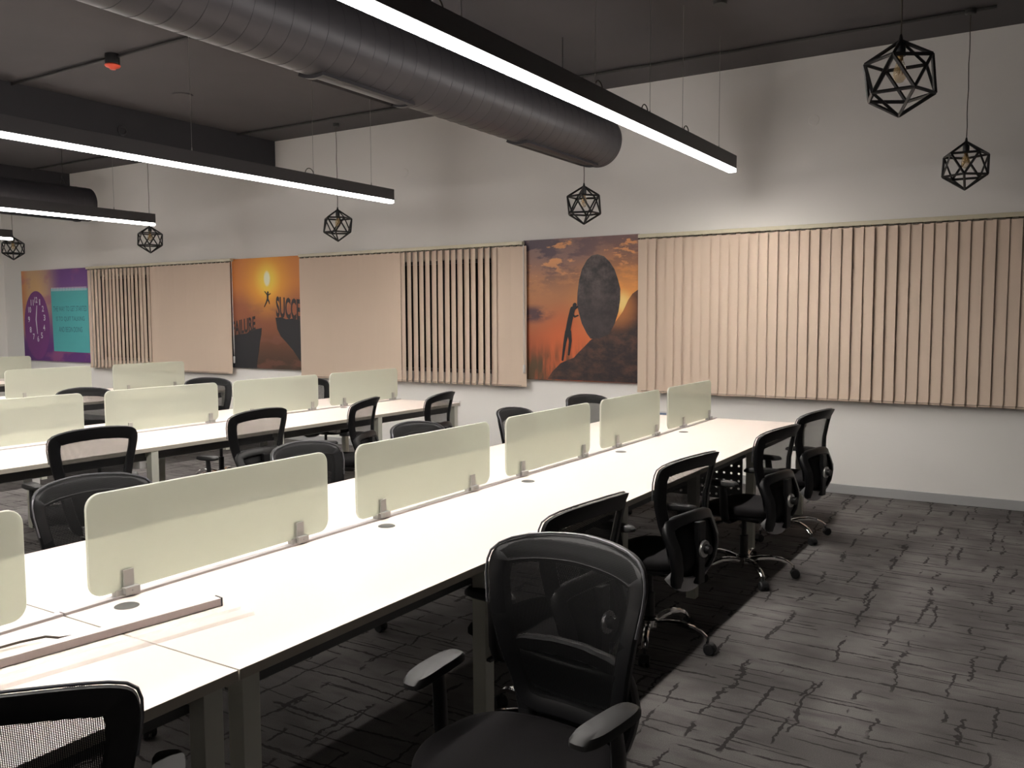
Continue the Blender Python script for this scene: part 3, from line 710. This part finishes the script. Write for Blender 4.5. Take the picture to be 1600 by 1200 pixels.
# ---------------------------------------------------------------- loose light profile on the near desk
t = thing('loose_light_profile', 'pale aluminium light profile lying on the near desk', 'light profile', (-2.135, 1.722, TZ + 0.001), -math.atan2(0.088, 0.61))
# local -y runs along the profile towards the camera
box('channel', 'profile_alu', t, -0.017, 0.017, -1.75, 0.0, 0.0, 0.024, bev=0.002)
box('end_cap', 'black_plastic', t, -0.018, 0.018, 0.0, 0.004, -0.0005, 0.025)
t = thing('clear_diffuser_strip', 'clear plastic cover strip lying beside the loose profile', 'plastic strip', (-2.005, 1.722, TZ + 0.001), -math.radians(9.0))
bm = bm_new(); 
pr_ = [(-0.038, 0.0), (-0.034, 0.010), (-0.02, 0.014), (0.02, 0.014), (0.034, 0.010), (0.038, 0.0)]
A = [bm.verts.new((x, 0.0, z)) for x, z in pr_]; B = [bm.verts.new((x, -1.70, z)) for x, z in pr_]
for i in range(5): bm.faces.new((A[i], A[i+1], B[i+1], B[i]))
obj('cover', bm, 'clear_diffuser', t, True)
bm = bm_new(); add_tube(bm, [(-2.50+0.06, 0.60, TZ + 0.004), (-2.40, 0.9, TZ + 0.004), (-2.345, 1.12, TZ + 0.005), (-2.315, 1.22, TZ + 0.012), (-2.29, 1.275, TZ + 0.014), (-2.268, 1.30, TZ + 0.007), (-2.255, 1.33, TZ + 0.005)], 0.0035, 6)
tag(obj('power_cable', bm, 'cord', None, True), 'thin dark cable on the desk beside the loose profile', 'cable')

# ---------------------------------------------------------------- chairs
def yb(z): # backrest depth profile
    P = [(0.30, 0.165), (0.36, 0.19), (0.45, 0.235), (0.55, 0.245), (0.65, 0.225), (0.75, 0.222), (0.85, 0.240), (0.94, 0.262), (1.0, 0.290)]
    for (a, b), (c, d) in zip(P, P[1:]):
        if z <= c: return b + (d - b) * max(0, (z - a)) / (c - a)
    return P[-1][1]
def bend(x): return -0.75 * x * x
HW = [(0.47, 0.165), (0.50, 0.175), (0.58, 0.198), (0.68, 0.222), (0.78, 0.244), (0.86, 0.257), (0.90, 0.258), (0.925, 0.252), (0.945, 0.236), (0.96, 0.208), (0.972, 0.163), (0.980, 0.105), (0.984, 0.05)]
def ring_mesh(half, yo, width, depth, wtop=None):
    # half: right-hand outline from bottom centre to top centre
    pts = [Vector(p) for p in half] + [Vector((-p[0], p[1])) for p in half[-2:0:-1]]
    for _ in range(1):
        q = []
        for i in range(len(pts)):
            a, b = pts[i], pts[(i+1) % len(pts)]; q += [a * 0.75 + b * 0.25, a * 0.25 + b * 0.75]
        pts = q
    n = len(pts); bm = bm_new(); rings = []
    zs = [p.y for p in pts]; zm, zM = min(zs), max(zs)
    for i, p in enumerate(pts):
        t = (pts[(i+1) % n] - pts[i-1]).normalized(); inn = Vector((-t.y, t.x))
        f = (p.y - zm) / (zM - zm); wd = width if wtop is None else width + (wtop - width) * max(0, (f - 0.75) / 0.25)
        ring = []
        for u, d in ((0.0, -0.25), (0.0, 0.25), (0.15, 0.5), (0.85, 0.5), (1.0, 0.25), (1.0, -0.25), (0.85, -0.5), (0.15, -0.5)):
            c = p + inn * wd * u
            ring.append(bm.verts.new((c.x, yo(c.y) + bend(c.x) + d * depth, c.y)))
        rings.append(ring)
    for i in range(n):
        A, B = rings[i], rings[(i+1) % n]
        for k in range(8): bm.faces.new((A[k], A[(k+1) % 8], B[(k+1) % 8], B[k]))
    return bm
def make_chair():
    t = thing('office_chair', '', 'office chair')
    # base
    obj('gas_column', add_lathe(bm_new(), [(0.030, 0.085), (0.034, 0.10), (0.034, 0.135), (0.026, 0.14), (0.026, 0.26), (0.016, 0.262), (0.016, 0.375)], 18), 'black_plastic', t, True)
    obj('base_hub', add_lathe(bm_new(), [(0.036, 0.082), (0.046, 0.088), (0.046, 0.125), (0.036, 0.132)], 20), 'chrome', t, True)
    lg = cs = None
    for k in range(5):
        a = 2*PI*k/5 + 0.3
        if lg is None:
            bm = bm_new(); prof = [(0.035, 0.108, 0.019), (0.10, 0.122, 0.017), (0.17, 0.126, 0.015), (0.23, 0.115, 0.014), (0.27, 0.098, 0.016), (0.30, 0.076, 0.013)]
            rr = []
            for r_, z_, w_ in prof:
                h_ = 0.011; rr.append([bm.verts.new((r_, yy, z_ + zz)) for yy, zz in ((-w_, -h_), (-w_, h_*0.3), (-w_*0.5, h_), (w_*0.5, h_), (w_, h_*0.3), (w_, -h_), (0.4*w_, -h_*0.3), (-0.4*w_, -h_*0.3))])
            for A, B in zip(rr, rr[1:]):
                for j in range(8): bm.faces.new((A[j], A[(j+1) % 8], B[(j+1) % 8], B[j]))
            bm.faces.new(rr[0][::-1]); bm.faces.new(rr[-1])
            lg = obj('base_leg', bm, 'chrome', t, True); o = lg
            bm = bm_new()
            for s_ in (-1, 1):
                add_lathe(bm, [(0.004, s_*0.005), (0.026, s_*0.006), (0.028, s_*0.011), (0.028, s_*0.020), (0.024, s_*0.025), (0.0, s_*0.026)], 18, 'Y', (0.312, 0, 0.0282))
            ring = [bm.verts.new((0.312 + 0.031 * math.cos(q), yy, 0.0282 + 0.031 * math.sin(q))) for q in [PI * j / 8 for j in range(9)] for yy in (-0.014, 0.014)]
            for j in range(8): bm.faces.new((ring[2*j], ring[2*j+1], ring[2*j+3], ring[2*j+2]))
            add_tube(bm, [(0.300, 0, 0.045), (0.300, 0, 0.082)], 0.008, 8)
            cs = obj('caster', bm, 'caster_rubber', t, True); c = cs
        else:
            o = lg.copy(); C.objects.link(o); o.parent = t; c = cs.copy(); C.objects.link(c); c.parent = t
        o.rotation_euler = (0, 0, a); c.rotation_euler = (0, 0, a)
    up = []
    # mechanism and seat
    bm = bm_new(); add_box(bm, -0.07, 0.07, -0.09, 0.13, 0.372, 0.412, bev=0.008)
    add_box(bm, -0.028, 0.028, 0.12, 0.225, 0.375, 0.398, bev=0.004)
    add_tube(bm, [(0.06, -0.02, 0.39), (0.24, -0.04, 0.388)], 0.006, 6); add_box(bm, 0.225, 0.27, -0.055, -0.025, 0.383, 0.393)
    up.append(obj('tilt_mechanism', bm, 'black_plastic', t))
    def sup(a, sx, sy, n=2.6):
        c, s_ = math.cos(a), math.sin(a); return (sx * math.copysign(abs(c) ** (2/n), c), sy * math.copysign(abs(s_) ** (2/n), s_))
    def pad(levels, m, name, cyo=-0.02):
        bm = bm_new(); rr = []
        for sc, z in levels:
            if sc == 0: rr.append([bm.verts.new((0, cyo, z))]); continue
            ring = []
            for k in range(40):
                x, y = sup(2*PI*k/40, 0.25*sc, 0.24*sc); y += cyo
                zz = z - 0.03 * max(0, (-y - 0.10) / 0.16) ** 2 + 0.012 * max(0, (abs(x) - 0.12) / 0.13)
                ring.append(bm.verts.new((x, y, zz)))
            rr.append(ring)
        for A, B in zip(rr, rr[1:]):
            for k in range(40):
                if len(B) == 1: bm.faces.new((A[k], A[(k+1) % 40], B[0]))
                elif len(A) == 1: bm.faces.new((A[0], B[(k+1) % 40], B[k]))
                else: bm.faces.new((A[k], A[(k+1) % 40], B[(k+1) % 40], B[k]))
        return obj(name, bm, m, t, True)
    up.append(pad([(0, 0.398), (0.80, 0.398), (0.93, 0.412), (0.95, 0.425)], 'black_plastic', 'seat_pan'))
    up.append(pad([(0, 0.424), (0.93, 0.424), (1.0, 0.436), (1.0, 0.456), (0.96, 0.470), (0.85, 0.479), (0.6, 0.481), (0.3, 0.478), (0, 0.476)], 'black_fabric', 'seat'))
    # backrest
    half = [(0.0, 0.47), (0.10, 0.47)] + [(w_, z) for z, w_ in HW] + [(0.0, 0.981)]
    half = [(0.0, 0.468), (0.12, 0.468)] + [(w_, z) for z, w_ in HW[1:]] + [(0.0, 0.986)]
    ycurl = lambda z: yb(z) + (0.5 * (z - 0.93) if z > 0.93 else 0)
    up.append(obj('back_frame', ring_mesh(half, ycurl, 0.056, 0.028, 0.074), 'frame_black', t, True))
    pp = [Vector(p) for p in half] + [Vector((-p[0], p[1])) for p in half[-2:0:-1]]; top = [p for p in pp if p.y > 0.71]
    top = sorted(top, key=lambda p: (math.atan2(p.y - 0.7, p.x)))
    up.append(obj('edge_piping', add_tube(bm_new(), [(p.x * 1.006, ycurl(p.y) + bend(p.x) - 0.015, p.y + 0.001) for p in top], 0.0035, 6), 'piping_grey', t, True))
    # mesh sheet
    bm = bm_new(); rows = []; N = 16
    zz = [0.475 + (0.972 - 0.475) * k / 22 for k in range(23)]
    def hw(z):
        for (a, b), (c, d) in zip(HW, HW[1:]):
            if z <= c: return b + (d - b) * (z - a) / (c - a)
        return HW[-1][1]
    for z in zz:
        h_ = max(0.03, hw(z) - 0.006)
        rows.append([bm.verts.new((h_ * (2*i/N - 1), ycurl(z) + bend(h_ * (2*i/N - 1)) - 0.013, z)) for i in range(N + 1)])
    for A, B in zip(rows, rows[1:]):
        for i in range(N): bm.faces.new((A[i], A[i+1], B[i+1], B[i]))
    up.append(obj('back_mesh', bm, 'chair_mesh', t, True))
    # lumbar support bar and pad
    bm = bm_new(); rows = []
    for z, off in ((0.560, 0.004), (0.575, -0.003), (0.62, -0.003), (0.655, 0.0), (0.665, 0.006)):
        rows.append([bm.verts.new((0.195 * (2*i/12 - 1), yb(z) + bend(0.195 * (2*i/12 - 1)) + 0.010 + off, z - 0.03 * (1 - (2*i/12 - 1) ** 2) )) for i in range(13)])
    for A, B in zip(rows, rows[1:]):
        for i in range(12): bm.faces.new((A[i], A[i+1], B[i+1], B[i]))
    o = obj('lumbar_pad', bm, 'black_plastic', t, True); md = o.modifiers.new('s', 'SOLIDIFY'); md.thickness = 0.012; md.offset = 1; up.append(o)
    # rear support shell
    half2 = [(0.0, 0.330), (0.08, 0.332), (0.135, 0.352), (0.178, 0.42), (0.203, 0.50), (0.216, 0.58), (0.218, 0.64), (0.19, 0.690), (0.0, 0.705)]
    ys = lambda z: yb(z) + 0.012 + 0.028 * min(1.0, max(0.0, (0.68 - z) / 0.14))
    up.append(obj('support_shell', ring_mesh(half2, ys, 0.052, 0.036), 'black_plastic', t, True))
    bm = bm_new(); rows = [[bm.verts.new((xx, ys(z) + bend(xx) - 0.004, z)) for xx in [w_ * (2*i/6 - 1) for i in range(7)]] for z, w_ in ((0.385, 0.10), (0.45, 0.13), (0.52, 0.15), (0.60, 0.165), (0.655, 0.16))]
    for A, B in zip(rows, rows[1:]):
        for i in range(6): bm.faces.new((A[i], A[i+1], B[i+1], B[i]))
    o = obj('shell_panel', bm, 'shell_black', t, True); md = o.modifiers.new('s', 'SOLIDIFY'); md.thickness = 0.006; up.append(o)
    bm = bm_new(); rows = []
    for z, e in ((0.316, 0.008), (0.318, 0.027), (0.394, 0.029), (0.396, 0.008)):
        rows.append([bm.verts.new((0.162 * math.sin(a), ys(z) + bend(0.162 * math.sin(a)) + e - 0.015 * abs(math.sin(a)) ** 3, z + (0.080 if z < 0.35 else 0.040) * abs(math.sin(a)) ** 3)) for a in [-PI/2 + PI*k/14 for k in range(15)]])
    for A, B in zip(rows, rows[1:]):
        for i in range(14): bm.faces.new((A[i], A[i+1], B[i+1], B[i]))
    bm.faces.new([r[0] for r in rows]); bm.faces.new([r[-1] for r in rows][::-1])
    for i in range(14): bm.faces.new((rows[0][i], rows[-1][i], rows[-1][i+1], rows[0][i+1]))
    o = obj('shell_trim', bm, 'silver_plastic', t, True); o['label'] = 'silver grey lower edge of the back shell'; up.append(o)
    bm = bm_new(); add_box(bm, -0.030, 0.030, ys(0.5) - 0.018, ys(0.5) + 0.012, 0.36, 0.66, bev=0.006)
    add_box(bm, -0.026, 0.026, 0.21, ys(0.4) + 0.0, 0.372, 0.40, bev=0.004)
    sp = obj('spine_bracket', bm, 'black_plastic', t); up.append(sp)
    kn = obj('knob', add_lathe(bm_new(), [(0.0, 0.0), (0.038, 0.0), (0.042, 0.006), (0.040, 0.014), (0.026, 0.016), (0.0, 0.016)], 24, 'Y', (0, ys(0.53) + 0.012, 0.53)), 'clip_metal', sp, True); kn['label'] = 'silver adjusting disc'
    obj('knob_cap', add_lathe(bm_new(), [(0.022, 0.014), (0.024, 0.018), (0.022, 0.040), (0.0, 0.042)], 16, 'Y', (0, ys(0.53) + 0.012, 0.53)), 'black_plastic', sp, True)
    # armrests
    for s_ in (-1, 1):
        bm = bm_new()
        add_tube(bm, [(s_*0.17, 0.02, 0.400), (s_*0.25, 0.02, 0.400), (s_*0.282, 0.02, 0.415), (s_*0.290, 0.015, 0.46), (s_*0.290, 0.01, 0.56), (s_*0.288, 0.0, 0.628)], 0.02, 8, radii=[0.026, 0.027, 0.027, 0.030, 0.028, 0.024], flat=0.45)
        a = obj('armrest', bm, 'black_plastic', t, True); up.append(a)
        bm = bm_new(); rr = []
        for sc, z in ((0.75, 0.624), (1.0, 0.632), (1.0, 0.644), (0.9, 0.654), (0.5, 0.658), (0.0, 0.658)):
            if sc == 0: rr.append([bm.verts.new((s_*0.278, -0.02, z - 0.003))]); continue
            ring = []
            for k in range(28):
                x, y = sup(2*PI*k/28, 0.041*sc, 0.118*sc, 3.2); f = (y + 0.118) / 0.236
                ring.append(bm.verts.new((s_*0.285 + x * (1.0 - 0.12*f) - s_ * 0.02 * (1 - f) ** 2 , y - 0.02, z - 0.012 * (1 - f) ** 2)))
            rr.append(ring)
        for A, B in zip(rr, rr[1:]):
            for k in range(28):
                bm.faces.new((A[k], A[(k+1) % 28], B[0]) if len(B) == 1 else (A[k], A[(k+1) % 28], B[(k+1) % 28], B[k]))
        bm.faces.new(rr[0][::-1])
        obj('arm_pad', bm, 'arm_plastic', a, True)
    for o in up: o['upper'] = 1
    return t
chair0 = make_chair(); used = [False]
def place_chair(x, y, deg, label, group, dh=0.0, spin=0.0):
    if used[0]: c = copy_tree(chair0)
    else: c = chair0; used[0] = True
    c.location = (x, y, 0); c.rotation_euler = (0, 0, math.radians(deg)); c['label'] = label; c['group'] = group
    for ch in c.children:
        if ch.get('upper'): ch.location.z = dh
        else:
            if ch.name.startswith('gas'): ch.scale = (1, 1, 1)
            if ch.name.startswith(('base_leg', 'caster')): ch.rotation_euler.z += spin
    return c
chairs = [
 (-1.135, 1.85, -6, 'large front office chair facing the viewer, seat and armrests showing', 'chairs beside the near desk row', 0.022, 0.2),
 (-1.78, 0.93, -132, 'office chair cut off at the lower left corner, mesh back seen from behind', 'chairs beside the near desk row', -0.01, 0.5),
 (-1.62, 2.80, -97, 'office chair half hidden directly behind the large front chair', 'chairs beside the near desk row', 0.0, 0.1),
 (-1.66, 3.95, -100, 'office chair seen edge-on right of the large front chair, knob and silver trim showing', 'chairs beside the near desk row', 0.0, 0.0),
 (-1.60, 5.31, -100, 'office chair second from the window wall with full chrome star base', 'chairs beside the near desk row', -0.01, 0.35),
 (-1.64, 6.47, -102, 'office chair at the window end of the near row, right side', 'chairs beside the near desk row', -0.02, 0.6),
 (-3.22, 2.12, 84, 'dark domed chair back behind the gap left of the large screen', 'chairs on the far side of the near row', -0.03, 0.2),
 (-3.22, 3.38, 90, 'chair back edge peeking above the right end of the large screen', 'chairs on the far side of the near row', -0.04, 0.4),
 (-3.22, 4.35, 88, 'chair back edge peeking above the third screen of the near row', 'chairs on the far side of the near row', -0.03, 0.1),
 (-3.20, 5.53, 92, 'chair back seen left of the middle screen of the near row', 'chairs on the far side of the near row', -0.04, 0.7),
 (-3.20, 6.62, 72, 'chair back above the middle screen near the boulder poster', 'chairs on the far side of the near row', -0.03, 0.3),
 (-5.00, 3.05, -100, 'office chair at the left, mesh window showing the white desk', 'chairs beside the second desk row', 0.01, 0.2),
 (-5.05, 4.32, -93, 'office chair in the second row above the near screen corner', 'chairs beside the second desk row', 0.0, 0.6),
 (-5.02, 5.35, -72, 'narrow turned office chair behind the third near screen', 'chairs beside the second desk row', -0.01, 0.3),
 (-5.02, 6.42, -81, 'office chair at the window end of the second row', 'chairs beside the second desk row', -0.04, 0.8),
 (-6.98, 4.42, 84, 'chair behind the second row in the left gap between screens', 'chairs beyond the second desk row', 0.04, 0.2),
 (-6.98, 5.72, 82, 'chair behind the second row below the left blind end', 'chairs beyond the second desk row', 0.05, 0.2),
 (-6.85, 7.05, 88, 'chair peeking between the two last screens of the second row', 'chairs beyond the second desk row', -0.03, 0.2),
]
for c in chairs: place_chair(*c)
